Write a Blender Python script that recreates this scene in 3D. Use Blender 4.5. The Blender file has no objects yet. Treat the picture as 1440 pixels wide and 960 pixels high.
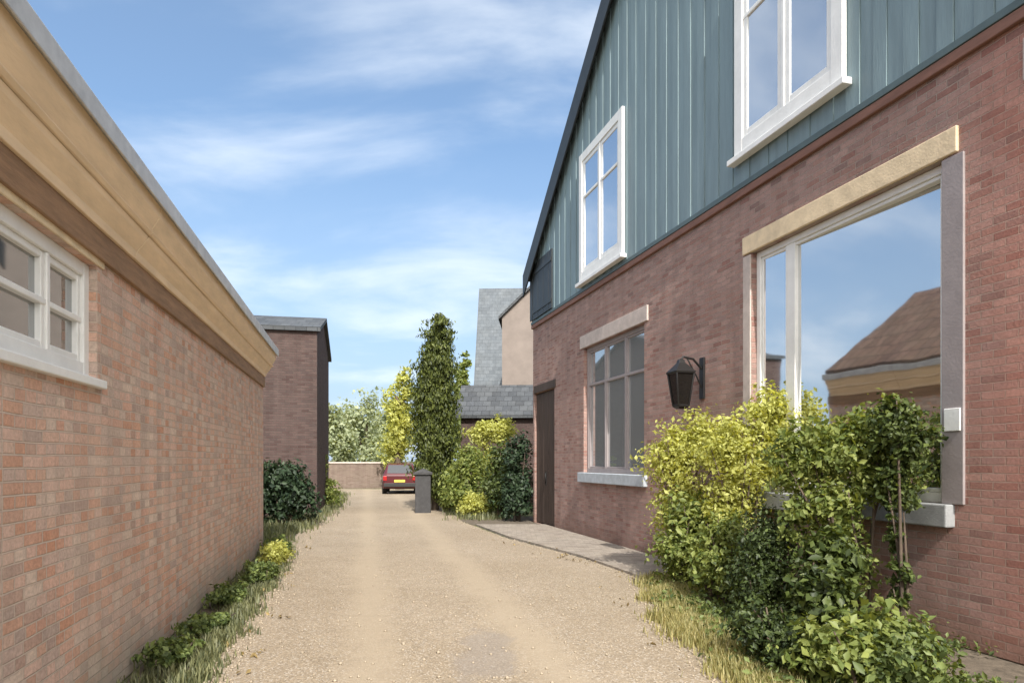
import bpy, math, random
import numpy as np
from mathutils import Vector, Matrix
R = math.radians
SC = bpy.context.scene
COL = SC.collection
random.seed(7)
# ------------------------------------------------------------------ camera, world, sun, exposure
EYE = 1.6
F = 960.0 / 1440.0
cam = bpy.data.cameras.new('camera'); camo = bpy.data.objects.new('camera', cam); COL.objects.link(camo)
cam.sensor_width = 36.0; cam.lens = 36.0 * F; cam.shift_y = (648 - 480) / 1440.0
cam.clip_end = 3000; cam.clip_start = 0.05
camo.location = (0, 0, EYE); camo.rotation_euler = (R(90), 0, 0)
SC.camera = camo
SUN_EL, SUN_XY = 43.0, (0.20, -1.0)           # direction towards the sun
az = math.atan2(SUN_XY[0], SUN_XY[1])
w = bpy.data.worlds.new("World"); SC.world = w; w.use_nodes = True
nt = w.node_tree; nt.nodes.clear()
def N(nt, t, **kw):
    n = nt.nodes.new(t)
    for k, v in kw.items(): setattr(n, k, v)
    return n
sky = N(nt, 'ShaderNodeTexSky', sky_type='NISHITA', sun_disc=False)
sky.sun_elevation = R(SUN_EL); sky.sun_rotation = az; sky.air_density = 1.0; sky.dust_density = 0.4; sky.ozone_density = 2.0
tc = N(nt, 'ShaderNodeTexCoord'); sep = N(nt, 'ShaderNodeSeparateXYZ'); nt.links.new(tc.outputs['Generated'], sep.inputs[0])
def M(nt, op, a, b=None, c=None, clamp=False):
    n = N(nt, 'ShaderNodeMath', operation=op); n.use_clamp = clamp
    for i, v in enumerate((a, b, c)):
        if v is None: continue
        if isinstance(v, (int, float)): n.inputs[i].default_value = v
        else: nt.links.new(v, n.inputs[i])
    return n.outputs[0]
zz = M(nt, 'ADD', M(nt, 'MAXIMUM', sep.outputs[2], 0.0), 0.22)
cx = M(nt, 'DIVIDE', sep.outputs[0], zz); cy = M(nt, 'DIVIDE', sep.outputs[1], zz)
cmb = N(nt, 'ShaderNodeCombineXYZ'); nt.links.new(cx, cmb.inputs[0]); nt.links.new(cy, cmb.inputs[1])
mp = N(nt, 'ShaderNodeMapping'); nt.links.new(cmb.outputs[0], mp.inputs[0])
mp.inputs['Location'].default_value = (2.74, 1.97, 0); mp.inputs['Rotation'].default_value = (0, 0, R(8)); mp.inputs['Scale'].default_value = (0.85, 1.35, 1)
n1 = N(nt, 'ShaderNodeTexNoise'); n1.inputs['Scale'].default_value = 1.6; n1.inputs['Detail'].default_value = 8; n1.inputs['Roughness'].default_value = 0.52; n1.inputs['Distortion'].default_value = 0.35
nt.links.new(mp.outputs[0], n1.inputs['Vector'])
cl = N(nt, 'ShaderNodeMapRange'); cl.interpolation_type = 'SMOOTHSTEP'
cl.inputs['From Min'].default_value = 0.43; cl.inputs['From Max'].default_value = 0.76
nt.links.new(n1.outputs['Fac'], cl.inputs['Value'])
hz = N(nt, 'ShaderNodeMapRange'); hz.inputs['From Min'].default_value = 0.0; hz.inputs['From Max'].default_value = 0.55; hz.inputs['To Min'].default_value = 0.0; hz.inputs['To Max'].default_value = 0.0
nt.links.new(sep.outputs[2], hz.inputs['Value'])
fac = M(nt, 'ADD', M(nt, 'MULTIPLY', cl.outputs[0], 0.62), hz.outputs[0], clamp=True)
mx = N(nt, 'ShaderNodeMix', data_type='RGBA'); nt.links.new(fac, mx.inputs['Factor'])
tint = N(nt, 'ShaderNodeMix', data_type='RGBA', blend_type='MULTIPLY'); tint.inputs['Factor'].default_value = 1.0
nt.links.new(sky.outputs[0], tint.inputs['A']); tint.inputs['B'].default_value = (0.80, 1.0, 1.08, 1)
hm = N(nt, 'ShaderNodeMix', data_type='RGBA'); hf = N(nt, 'ShaderNodeMapRange'); hf.inputs['From Min'].default_value = 0.02; hf.inputs['From Max'].default_value = 0.42; hf.inputs['To Min'].default_value = 0.95; hf.inputs['To Max'].default_value = 0.24
nt.links.new(sep.outputs[2], hf.inputs['Value']); nt.links.new(hf.outputs[0], hm.inputs['Factor']); nt.links.new(tint.outputs['Result'], hm.inputs['A']); hm.inputs['B'].default_value = (3.0, 3.72, 4.75, 1)
nt.links.new(hm.outputs['Result'], mx.inputs['A']); mx.inputs['B'].default_value = (6.3, 6.7, 7.1, 1)
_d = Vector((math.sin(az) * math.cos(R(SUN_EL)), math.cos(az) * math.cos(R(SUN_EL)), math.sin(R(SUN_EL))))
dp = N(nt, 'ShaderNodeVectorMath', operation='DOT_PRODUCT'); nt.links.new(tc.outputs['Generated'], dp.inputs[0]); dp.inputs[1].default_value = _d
vl = N(nt, 'ShaderNodeMapRange'); vl.interpolation_type = 'SMOOTHSTEP'; vl.inputs['From Min'].default_value = 0.42; vl.inputs['From Max'].default_value = 0.98; vl.inputs['To Max'].default_value = 0.85; nt.links.new(dp.outputs['Value'], vl.inputs['Value'])  # wide bright glow around the sun, behind the camera, added to fill the walls
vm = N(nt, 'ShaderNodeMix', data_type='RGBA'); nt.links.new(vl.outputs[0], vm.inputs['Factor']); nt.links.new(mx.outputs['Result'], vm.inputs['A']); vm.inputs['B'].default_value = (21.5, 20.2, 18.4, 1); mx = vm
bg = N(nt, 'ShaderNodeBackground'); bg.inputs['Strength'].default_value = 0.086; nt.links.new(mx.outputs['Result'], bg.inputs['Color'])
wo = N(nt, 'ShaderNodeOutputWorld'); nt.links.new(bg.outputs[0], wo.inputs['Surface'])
sl = bpy.data.lights.new('sun', 'SUN'); sl.energy = 3.0; sl.angle = R(0.55); sl.color = (1.0, 0.95, 0.87)
so = bpy.data.objects.new('sun', sl); COL.objects.link(so)
d = Vector((math.sin(az) * math.cos(R(SUN_EL)), math.cos(az) * math.cos(R(SUN_EL)), math.sin(R(SUN_EL))))
so.rotation_euler = d.to_track_quat('Z', 'Y').to_euler(); so.location = (0, 0, 40)
vs = SC.view_settings; vs.view_transform = 'Standard'; vs.look = 'None'; vs.gamma = 1; vs.use_curve_mapping = False; vs.exposure = 1.14
try: SC.cycles.max_bounces = 8; SC.cycles.transparent_max_bounces = 8
except Exception: pass

# ------------------------------------------------------------------ helpers
class MB:
    def __init__(s): s.v = []; s.f = []; s.sm = []
    def add(s, vs, fs, smooth=False):
        b = len(s.v); s.v += [tuple(p) for p in vs]; s.f += [tuple(i + b for i in f) for f in fs]; s.sm += [smooth] * len(fs); return s
    def box(s, x0, x1, y0, y1, z0, z1):
        return s.add([(x, y, z) for z in (z0, z1) for y in (y0, y1) for x in (x0, x1)],
              [(0, 2, 3, 1), (4, 5, 7, 6), (0, 1, 5, 4), (2, 6, 7, 3), (0, 4, 6, 2), (1, 3, 7, 5)])
    def prism(s, poly, ext):              # poly: 3-D points, ext: vector
        n = len(poly); e = Vector(ext)
        vs = [Vector(p) for p in poly] + [Vector(p) + e for p in poly]
        return s.add(vs, [tuple(range(n))[::-1], tuple(range(n, 2 * n))] + [(i, (i + 1) % n, n + (i + 1) % n, n + i) for i in range(n)])
    def tube(s, pts, rad, n=8, cap=True):
        pts = [Vector(p) for p in pts]; vs = []; fs = []
        for i, p in enumerate(pts):
            t = (pts[min(i + 1, len(pts) - 1)] - pts[max(i - 1, 0)]).normalized()
            a = t.orthogonal().normalized() if i == 0 else (a - t * a.dot(t)).normalized()
            b = t.cross(a); r = rad[i] if isinstance(rad, (list, tuple)) else rad
            vs += [p + (a * math.cos(k * 2 * math.pi / n) + b * math.sin(k * 2 * math.pi / n)) * r for k in range(n)]
        for i in range(len(pts) - 1):
            fs += [(i * n + k, i * n + (k + 1) % n, (i + 1) * n + (k + 1) % n, (i + 1) * n + k) for k in range(n)]
        s.add(vs, fs, True)
        if cap:
            b = len(s.v) - len(vs); m = len(vs)
            s.f += [tuple(b + k for k in range(n))[::-1], tuple(b + m - n + k for k in range(n))]; s.sm += [False, False]
        return s
    def build(s, name, mat, parent=None, bevel=0.0, recalc=True):
        me = bpy.data.meshes.new(name); me.from_pydata(s.v, [], s.f)
        me.polygons.foreach_set('use_smooth', s.sm)
        if recalc:
            import bmesh
            bm = bmesh.new(); bm.from_mesh(me); bmesh.ops.recalc_face_normals(bm, faces=bm.faces); bm.to_mesh(me); bm.free()
        me.materials.append(mat); o = bpy.data.objects.new(name, me); COL.objects.link(o)
        if parent: o.parent = parent
        if bevel:
            b = o.modifiers.new('bevel', 'BEVEL'); b.width = bevel; b.segments = 2; b.limit_method = 'ANGLE'
        return o
def tag(o, label=None, cat=None, group=None, kind=None):
    if label: o['label'] = label
    if cat: o['category'] = cat
    if group: o['group'] = group
    if kind: o['kind'] = kind
    return o
def empty(name, loc, rz, label, cat, group=None):
    o = bpy.data.objects.new(name, None); COL.objects.link(o); o.location = loc; o.rotation_euler = (0, 0, rz); o.empty_display_size = 0.2
    return tag(o, label, cat, group)
# ---- materials
def mat(name, col, rough=0.7, metal=0.0, spec=0.4, var=0.0, vscale=6.0, bump=0.0, bscale=40.0, stretch=None, dirt=None):
    m = bpy.data.materials.new(name); m.use_nodes = True; t = m.node_tree; p = t.nodes['Principled BSDF']
    p.inputs['Base Color'].default_value = (*col, 1); p.inputs['Roughness'].default_value = rough; p.inputs['Metallic'].default_value = metal
    p.inputs['Specular IOR Level'].default_value = spec
    c = N(t, 'ShaderNodeTexCoord'); vec = c.outputs['Object']
    if stretch:
        mpn = N(t, 'ShaderNodeMapping'); mpn.inputs['Scale'].default_value = stretch; t.links.new(vec, mpn.inputs[0]); vec = mpn.outputs[0]
    if var:
        n = N(t, 'ShaderNodeTexNoise'); n.inputs['Scale'].default_value = vscale; n.inputs['Detail'].default_value = 7; n.inputs['Roughness'].default_value = 0.65
        t.links.new(vec, n.inputs['Vector'])
        r = N(t, 'ShaderNodeValToRGB'); r.color_ramp.elements[0].position = 0.3; r.color_ramp.elements[1].position = 0.72
        d0 = dirt or tuple(k * (1 - var) for k in col)
        r.color_ramp.elements[0].color = (*d0, 1); r.color_ramp.elements[1].color = (*[min(1, k * (1 + var * 0.6)) for k in col], 1)
        t.links.new(n.outputs['Fac'], r.inputs[0]); t.links.new(r.outputs[0], p.inputs['Base Color'])
    if bump:
        n2 = N(t, 'ShaderNodeTexNoise'); n2.inputs['Scale'].default_value = bscale; n2.inputs['Detail'].default_value = 5; t.links.new(vec, n2.inputs['Vector'])
        b = N(t, 'ShaderNodeBump'); b.inputs['Strength'].default_value = bump; b.inputs['Distance'].default_value = 0.01
        t.links.new(n2.outputs['Fac'], b.inputs['Height']); t.links.new(b.outputs[0], p.inputs['Normal'])
    return m
def brick_mat(name, stops, mortar, blotch, bw=0.215, rh=0.068, mo=0.013, bump=1.0, flat=False, bond=None, lowcol=None, rough=0.9, grad=None):
    """stops: per-brick colours; blotch: (colour, amount) of large weathered patches"""
    m = bpy.data.materials.new(name); m.use_nodes = True; t = m.node_tree; p = t.nodes['Principled BSDF']
    p.inputs['Roughness'].default_value = rough; p.inputs['Specular IOR Level'].default_value = 0.25
    c = N(t, 'ShaderNodeTexCoord'); s = N(t, 'ShaderNodeSeparateXYZ'); t.links.new(c.outputs['Object'], s.inputs[0])
    cb = N(t, 'ShaderNodeCombineXYZ')
    if flat:
        t.links.new(s.outputs[0], cb.inputs[0]); t.links.new(s.outputs[1], cb.inputs[1])
    else:
        s2 = N(t, 'ShaderNodeSeparateXYZ'); t.links.new(c.outputs['Normal'], s2.inputs[0])
        k = M(t, 'GREATER_THAN', M(t, 'ABSOLUTE', s2.outputs[0]), 0.7)
        u = N(t, 'ShaderNodeMix', data_type='FLOAT'); t.links.new(k, u.inputs['Factor']); t.links.new(s.outputs[0], u.inputs['A']); t.links.new(s.outputs[1], u.inputs['B'])
        t.links.new(u.outputs['Result'], cb.inputs[0]); t.links.new(s.outputs[2], cb.inputs[1])
    # small wobble so the courses are hand laid
    wn = N(t, 'ShaderNodeTexNoise'); wn.inputs['Scale'].default_value = 2.2; wn.inputs['Detail'].default_value = 3; t.links.new(c.outputs['Object'], wn.inputs['Vector'])
    wv = N(t, 'ShaderNodeVectorMath', operation='SCALE'); wv.inputs['Scale'].default_value = 0.022; 
    wsub = N(t, 'ShaderNodeVectorMath', operation='SUBTRACT'); wsub.inputs[1].default_value = (0.5, 0.5, 0.5); t.links.new(wn.outputs['Color'], wsub.inputs[0]); t.links.new(wsub.outputs[0], wv.inputs[0])
    wa = N(t, 'ShaderNodeVectorMath', operation='ADD'); t.links.new(cb.outputs[0], wa.inputs[0]); t.links.new(wv.outputs[0], wa.inputs[1])
    def br(off):
        b = N(t, 'ShaderNodeTexBrick'); b.squash, b.squash_frequency = (bond if bond else (1.0, 2)); b.inputs['Scale'].default_value = 1.0; b.inputs['Brick Width'].default_value = bw; b.inputs['Row Height'].default_value = rh
        b.inputs['Mortar Size'].default_value = mo * 0.5; b.inputs['Mortar Smooth'].default_value = 0.35; b.inputs['Bias'].default_value = 0
        b.inputs['Color1'].default_value = (0, 0, 0, 1); b.inputs['Color2'].default_value = (1, 1, 1, 1); b.inputs['Mortar'].default_value = (0.5, 0.5, 0.5, 1)
        ad = N(t, 'ShaderNodeVectorMath', operation='ADD'); ad.inputs[1].default_value = (off * bw * 34 + 50 * bw, off * rh * 46 + 60 * rh, 0); t.links.new(wa.outputs[0], ad.inputs[0])
        t.links.new(ad.outputs[0], b.inputs['Vector']); return b
    b1 = br(0)
    ramp = N(t, 'ShaderNodeValToRGB'); el = ramp.color_ramp.elements
    while len(el) < len(stops): el.new(0.5)
    for i, cc in enumerate(stops): el[i].position = i / (len(stops) - 1); el[i].color = (*cc, 1)
    t.links.new(b1.outputs['Color'], ramp.inputs[0])
    fn = N(t, 'ShaderNodeTexNoise'); fn.inputs['Scale'].default_value = 38; fn.inputs['Detail'].default_value = 6; fn.inputs['Roughness'].default_value = 0.7; t.links.new(c.outputs['Object'], fn.inputs['Vector'])
    fr = N(t, 'ShaderNodeMapRange'); fr.inputs['From Min'].default_value = 0.25; fr.inputs['From Max'].default_value = 0.75; fr.inputs['To Min'].default_value = 0.72; fr.inputs['To Max'].default_value = 1.28; t.links.new(fn.outputs['Fac'], fr.inputs['Value'])
    mul = N(t, 'ShaderNodeMix', data_type='RGBA', blend_type='MULTIPLY'); mul.inputs['Factor'].default_value = 1
    t.links.new(ramp.outputs[0], mul.inputs['A']); t.links.new(fr.outputs[0], mul.inputs['B'])
    mm = N(t, 'ShaderNodeMix', data_type='RGBA'); t.links.new(b1.outputs['Fac'], mm.inputs['Factor']); t.links.new(mul.outputs['Result'], mm.inputs['A']); mm.inputs['B'].default_value = (*mortar, 1)
    bn = N(t, 'ShaderNodeTexNoise'); bn.inputs['Scale'].default_value = 1.1; bn.inputs['Detail'].default_value = 8; bn.inputs['Roughness'].default_value = 0.68; t.links.new(c.outputs['Object'], bn.inputs['Vector'])
    brm = N(t, 'ShaderNodeMapRange'); brm.inputs['From Min'].default_value = 0.42; brm.inputs['From Max'].default_value = 0.72; brm.inputs['To Max'].default_value = blotch[1]; t.links.new(bn.outputs['Fac'], brm.inputs['Value'])
    bl = N(t, 'ShaderNodeMix', data_type='RGBA'); t.links.new(brm.outputs[0], bl.inputs['Factor']); t.links.new(mm.outputs['Result'], bl.inputs['A']); bl.inputs['B'].default_value = (*blotch[0], 1)
    sm = N(t, 'ShaderNodeMapping'); sm.inputs['Scale'].default_value = (3.2, 3.2, .28); t.links.new(c.outputs['Object'], sm.inputs[0])
    sn = N(t, 'ShaderNodeTexNoise'); sn.inputs['Scale'].default_value = 1.6; sn.inputs['Detail'].default_value = 6; t.links.new(sm.outputs[0], sn.inputs['Vector'])
    sr = N(t, 'ShaderNodeMapRange'); sr.inputs['From Min'].default_value = .32; sr.inputs['From Max'].default_value = .68; sr.inputs['To Min'].default_value = .88; sr.inputs['To Max'].default_value = 1.10; t.links.new(sn.outputs['Fac'], sr.inputs['Value'])
    sx_ = N(t, 'ShaderNodeMix', data_type='RGBA', blend_type='MULTIPLY'); sx_.inputs['Factor'].default_value = 1; t.links.new(bl.outputs['Result'], sx_.inputs['A']); t.links.new(sr.outputs[0], sx_.inputs['B'])
    out = sx_.outputs['Result']
    if grad:                                   # newer redder bricks along one end of the wall (object x), ragged edge
        gx = M(t, 'ADD', s.outputs[0], M(t, 'MULTIPLY', M(t, 'SUBTRACT', bn.outputs['Fac'], 0.5), 1.6))
        gr = N(t, 'ShaderNodeMapRange'); gr.inputs['From Min'].default_value = grad[0]; gr.inputs['From Max'].default_value = grad[1]; gr.inputs['To Max'].default_value = grad[3]; t.links.new(gx, gr.inputs['Value'])
        gm = N(t, 'ShaderNodeMix', data_type='RGBA', blend_type='MULTIPLY'); t.links.new(gr.outputs[0], gm.inputs['Factor']); t.links.new(out, gm.inputs['A']); gm.inputs['B'].default_value = (*grad[2], 1); out = gm.outputs['Result']
    if lowcol:                                 # moss and damp rising from the ground, ragged edge
        hh = M(t, 'ADD', s.outputs[2], M(t, 'MULTIPLY', bn.outputs['Fac'], -1.1))
        lr = N(t, 'ShaderNodeMapRange'); lr.inputs['From Min'].default_value = -0.15; lr.inputs['From Max'].default_value = -0.55; lr.inputs['To Max'].default_value = 0.7; t.links.new(hh, lr.inputs['Value'])
        lm = N(t, 'ShaderNodeMix', data_type='RGBA'); t.links.new(lr.outputs[0], lm.inputs['Factor']); t.links.new(out, lm.inputs['A']); lm.inputs['B'].default_value = (*lowcol, 1); out = lm.outputs['Result']
    t.links.new(out, p.inputs['Base Color'])
    hgt = M(t, 'ADD', M(t, 'MULTIPLY', b1.outputs['Fac'], -1.0), M(t, 'ADD', M(t, 'MULTIPLY', fn.outputs['Fac'], 0.5), M(t, 'MULTIPLY', b1.outputs['Color'], 0.3)))
    bp = N(t, 'ShaderNodeBump'); bp.inputs['Strength'].default_value = bump; bp.inputs['Distance'].default_value = 0.02; t.links.new(hgt, bp.inputs['Height']); t.links.new(bp.outputs[0], p.inputs['Normal'])
    return m
def leaf_mat(name, dark, light, trans=0.35, pos=(0.1, 0.9)):
    m = bpy.data.materials.new(name); m.use_nodes = True; t = m.node_tree; t.nodes.clear()
    g = N(t, 'ShaderNodeNewGeometry'); r = N(t, 'ShaderNodeValToRGB')
    r.color_ramp.elements[0].position = pos[0]; r.color_ramp.elements[1].position = pos[1]
    r.color_ramp.elements[0].color = (*dark, 1); r.color_ramp.elements[1].color = (*light, 1); t.links.new(g.outputs['Random Per Island'], r.inputs[0])
    p = N(t, 'ShaderNodeBsdfPrincipled'); p.inputs['Roughness'].default_value = 0.5; p.inputs['Specular IOR Level'].default_value = 0.35; t.links.new(r.outputs[0], p.inputs['Base Color'])
    tr = N(t, 'ShaderNodeBsdfTranslucent'); h = N(t, 'ShaderNodeMix', data_type='RGBA', blend_type='MULTIPLY'); h.inputs['Factor'].default_value = 1; h.inputs['B'].default_value = (1.5, 1.35, 0.5, 1)
    t.links.new(r.outputs[0], h.inputs['A']); t.links.new(h.outputs['Result'], tr.inputs['Color'])
    ms = N(t, 'ShaderNodeMixShader'); ms.inputs[0].default_value = trans; t.links.new(p.outputs[0], ms.inputs[1]); t.links.new(tr.outputs[0], ms.inputs[2])
    o = N(t, 'ShaderNodeOutputMaterial'); t.links.new(ms.outputs[0], o.inputs['Surface']); return m
def glass_mat(name, dark, refl=0.5, rough=0.03):
    m = bpy.data.materials.new(name); m.use_nodes = True; t = m.node_tree; t.nodes.clear()
    df = N(t, 'ShaderNodeBsdfDiffuse'); df.inputs['Color'].default_value = (*dark, 1)
    gl = N(t, 'ShaderNodeBsdfGlossy'); gl.inputs['Roughness'].default_value = rough; gl.inputs['Color'].default_value = (0.93, 0.95, 0.97, 1)
    lw = N(t, 'ShaderNodeFresnel'); lw.inputs['IOR'].default_value = 1.5
    c = N(t, 'ShaderNodeTexCoord'); n = N(t, 'ShaderNodeTexNoise'); n.inputs['Scale'].default_value = 1.3; t.links.new(c.outputs['Object'], n.inputs['Vector'])
    b = N(t, 'ShaderNodeBump'); b.inputs['Strength'].default_value = 0.10; b.inputs['Distance'].default_value = 0.02; t.links.new(n.outputs['Fac'], b.inputs['Height']); t.links.new(b.outputs[0], gl.inputs['Normal'])
    f = M(t, 'ADD', M(t, 'MULTIPLY', lw.outputs[0], 1.0), refl, clamp=True)
    ms = N(t, 'ShaderNodeMixShader'); t.links.new(f, ms.inputs[0]); t.links.new(df.outputs[0], ms.inputs[1]); t.links.new(gl.outputs[0], ms.inputs[2])
    o = N(t, 'ShaderNodeOutputMaterial'); t.links.new(ms.outputs[0], o.inputs['Surface']); return m

def G(k, cs): return [tuple(min(.62, v * k) for v in c) for c in cs]
BR_L = brick_mat('old_pink_brick', G(1.5, [(.35, .185, .12), (.40, .245, .185), (.43, .285, .23), (.34, .255, .215), (.47, .325, .265), (.27, .205, .175), (.39, .225, .155), (.40, .29, .235)]), (.56, .45, .37), ((.58, .44, .355), 0.5), bond=(.55, 2), lowcol=(.36, .32, .25))
BR_R = brick_mat('plum_brick', G(1.18, [(.21, .112, .094), (.26, .155, .13), (.29, .185, .16), (.24, .16, .143), (.33, .215, .185), (.18, .115, .102)]), (.36, .285, .245), ((.30, .205, .175), 0.4), lowcol=(.20, .12, .09), grad=(12.2, 13.6, (1.36, 0.95, 0.84), 1.0))
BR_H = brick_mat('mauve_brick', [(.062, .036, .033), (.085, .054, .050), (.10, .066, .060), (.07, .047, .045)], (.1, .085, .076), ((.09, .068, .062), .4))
BR_W = brick_mat('pale_pink_brick', [(.17, .12, .1), (.2, .15, .12), (.23, .175, .145), (.19, .135, .115)], (.24, .2, .17), ((.2, .165, .13), .5))
SLATE = brick_mat('grey_slate', [(.05, .055, .062), (.068, .074, .082), (.085, .092, .10), (.058, .064, .072)], (.03, .033, .036), ((.08, .08, .076), .35), bw=.3, rh=.2, mo=.012, rough=.65, bump=.9)
SLATE_PALE = brick_mat('pale_blue_slate', [(.085, .098, .112), (.10, .115, .13), (.115, .13, .145), (.092, .106, .12)], (.07, .08, .09), ((.12, .13, .135), .4), bw=.3, rh=.2, mo=.01, rough=.65, bump=.5)
TILE = brick_mat('brown_tile', [(.095, .058, .043), (.13, .078, .057), (.15, .094, .07), (.11, .068, .053)], (.06, .04, .03), ((.15, .12, .08), .4), bw=.22, rh=.28, mo=.02, rough=.8, bump=1)
PAVER = brick_mat('grey_paver', [(.20, .17, .145), (.26, .225, .19), (.30, .265, .225), (.23, .20, .175)], (.2, .17, .135), ((.28, .24, .19), .5), bw=.2, rh=.1, mo=.01, flat=True, bump=.6)
OCHRE = mat('ochre_paint', (.84, .66, .46), rough=.6, var=.16, vscale=3.5, bump=.25, bscale=30, stretch=(.6, 3, 3))
BROWN = mat('brown_timber', (.30, .18, .10), rough=.7, var=.35, vscale=5, bump=.4, bscale=35, stretch=(.5, 4, 4))
ZINC = mat('zinc', (.58, .58, .57), rough=.5, metal=.35, var=.25, vscale=4)
WHITE = mat('white_paint', (.76, .76, .74), rough=.45, var=.09, vscale=5, bump=.12, bscale=30)
CREAM = mat('cream_stone', (.72, .58, .39), rough=.85, var=.2, vscale=7, bump=.35, bscale=50)
GREYST = mat('grey_stone', (.30, .31, .315), rough=.8, var=.3, vscale=7, bump=.4, bscale=60)
PALEST = mat('pale_stone', (.50, .43, .39), rough=.85, var=.2, vscale=8, bump=.4, bscale=60)
TEAL = mat('teal_paint', (.188, .258, .280), rough=.55, var=.19, vscale=2.2, bump=.3, bscale=26, stretch=(3, 3, .35))
TEAL_SHADE = mat('teal_in_shade', (.085, .12, .125), rough=.55, var=.2, vscale=3)  # teal darkened to stand in for the shadow along the boarding's foot
REDBR = mat('red_brown_timber', (.21, .105, .075), rough=.7, var=.3, vscale=5, bump=.3, bscale=30, stretch=(.6, 4, 4))
DARK = mat('charcoal_paint', (.026, .031, .034), rough=.5, var=.3, vscale=4, bump=.2, bscale=30)
BLACK = mat('black_iron', (.012, .011, .011), rough=.45, spec=.4, bump=.3, bscale=60)
OAK = mat('dark_door_wood', (.075, .052, .042), rough=.65, var=.35, vscale=3, bump=.4, bscale=24, stretch=(5, 5, .5))
JAMB = mat('grey_mauve_paint', (.30, .265, .265), rough=.6, var=.14, vscale=5, bump=.2, bscale=40)
RENDER = mat('pale_render', (.22, .185, .163), rough=.9, var=.16, vscale=2, bump=.3, bscale=50)
PILLAR = mat('dark_grey_stone', (.055, .054, .056), rough=.85, var=.3, vscale=8, bump=.4, bscale=50)
PALEGREY = mat('blue_grey_stone', (.42, .46, .50), rough=.8, var=.2, vscale=8, bump=.3, bscale=50)
BARK = mat('bark', (.10, .075, .055), rough=.95, var=.4, vscale=9, bump=.9, bscale=22, stretch=(3, 3, .8))
SOIL = mat('dark_soil', (.13, .105, .078), rough=1, var=.5, vscale=9, bump=1, bscale=45)
GL_BIG = glass_mat('shop_glass', (.045, .045, .042), .63)
GL_SIDE = glass_mat('side_glass', (.26, .28, .28), .34)
GL_OLD = glass_mat('old_glass', (.07, .07, .065), .26)
GL_TOP = glass_mat('loft_glass', (.12, .13, .16), .55)
L_GOLD = leaf_mat('golden_leaf', (.30, .32, .08), (.55, .57, .19), .45)
L_MID = leaf_mat('mid_leaf', (.10, .14, .035), (.27, .31, .09), .4)
L_DARK = leaf_mat('dark_leaf', (.030, .048, .014), (.115, .15, .04), .3)
L_SHADE = leaf_mat('shade_leaf', (.020, .034, .010), (.075, .105, .03), .25)  # leaf colour darkened to hold the deep shade low in the bed
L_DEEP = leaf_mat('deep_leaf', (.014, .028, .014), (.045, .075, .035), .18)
L_CYP = leaf_mat('cypress_spray', (.032, .046, .012), (.13, .155, .035), .28)
L_FAR = leaf_mat('far_leaf', (.20, .24, .14), (.38, .42, .27), .4)  # leaf colour paled to carry the haze of distance
L_GRASS = leaf_mat('grass_blade', (.20, .20, .075), (.46, .41, .20), .4)
L_IVY = leaf_mat('weed_leaf', (.06, .09, .03), (.20, .25, .08), .35)

# ---- foliage
def leaves(name, blobs, n, size, m, parent=None, seed=1, clump=0.22, per=26, aspect=0.55, droop=0.0, shell=0.55, upright=0.0):
    rg = np.random.default_rng(seed)
    vol = np.array([b[3] * b[4] * b[5] for b in blobs]); vol = vol / vol.sum()
    nc = max(6, n // per); which = rg.choice(len(blobs), nc, p=vol)
    B = np.array(blobs, float)[which]
    dr = rg.normal(size=(nc, 3)); dr /= np.linalg.norm(dr, axis=1)[:, None]
    lump = 0.86 + 0.2 * np.sin(dr[:, 0] * 5 + which * 1.7) * np.cos(dr[:, 2] * 6 + dr[:, 1] * 4)
    rad = (rg.random(nc) ** shell) * lump * rg.uniform(.85, 1.12, nc)
    cc = B[:, :3] + dr * B[:, 3:6] * rad[:, None]
    pick = rg.integers(0, nc, n)
    cs = clump * (B[:, 3:6].min(axis=1))[pick]
    pos = cc[pick] + rg.normal(size=(n, 3)) * cs[:, None] * np.array([1, 1, .7])
    pos[:, 2] = np.maximum(pos[:, 2], 0.02)
    out = dr[pick] * 0.8 + rg.normal(size=(n, 3)) * 0.7 + np.array([0, 0, .35])
    out /= np.linalg.norm(out, axis=1)[:, None]
    ax = rg.normal(size=(n, 3)) + np.array([0, 0, upright * 3 - droop * 2]); ax -= out * (ax * out).sum(1)[:, None] * (1 - upright); ax /= np.linalg.norm(ax, axis=1)[:, None]
    sd = np.cross(out, ax); sd /= (np.linalg.norm(sd, axis=1)[:, None] + 1e-6)
    L = size * (.45 + 1.15 * rg.random(n) ** 1.4)[:, None]; W = L * aspect * .5
    nrm = np.cross(ax, sd)
    v = np.empty((n, 4, 3)); v[:, 0] = pos - ax * L * .5; v[:, 1] = pos + sd * W + nrm * W * .45; v[:, 2] = pos + ax * L * .5; v[:, 3] = pos - sd * W + nrm * W * .45
    i0 = np.arange(n) * 4
    tri = np.stack([np.stack([i0, i0 + 1, i0 + 2], 1), np.stack([i0, i0 + 2, i0 + 3], 1)], 1).reshape(-1, 3)
    return fast_mesh(name, v.reshape(-1, 3), tri, m, parent)
def fast_mesh(name, v, tri, m, parent):
    me = bpy.data.meshes.new(name); me.vertices.add(len(v)); me.vertices.foreach_set('co', v.astype(np.float32).ravel())
    me.loops.add(tri.size); me.loops.foreach_set('vertex_index', tri.astype(np.int32).ravel())
    k = tri.shape[1]; me.polygons.add(len(tri)); me.polygons.foreach_set('loop_start', np.arange(0, tri.size, k, dtype=np.int32))
    me.update(calc_edges=True); me.validate(); me.materials.append(m)
    o = bpy.data.objects.new(name, me); COL.objects.link(o)
    if parent: o.parent = parent
    return o
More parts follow.
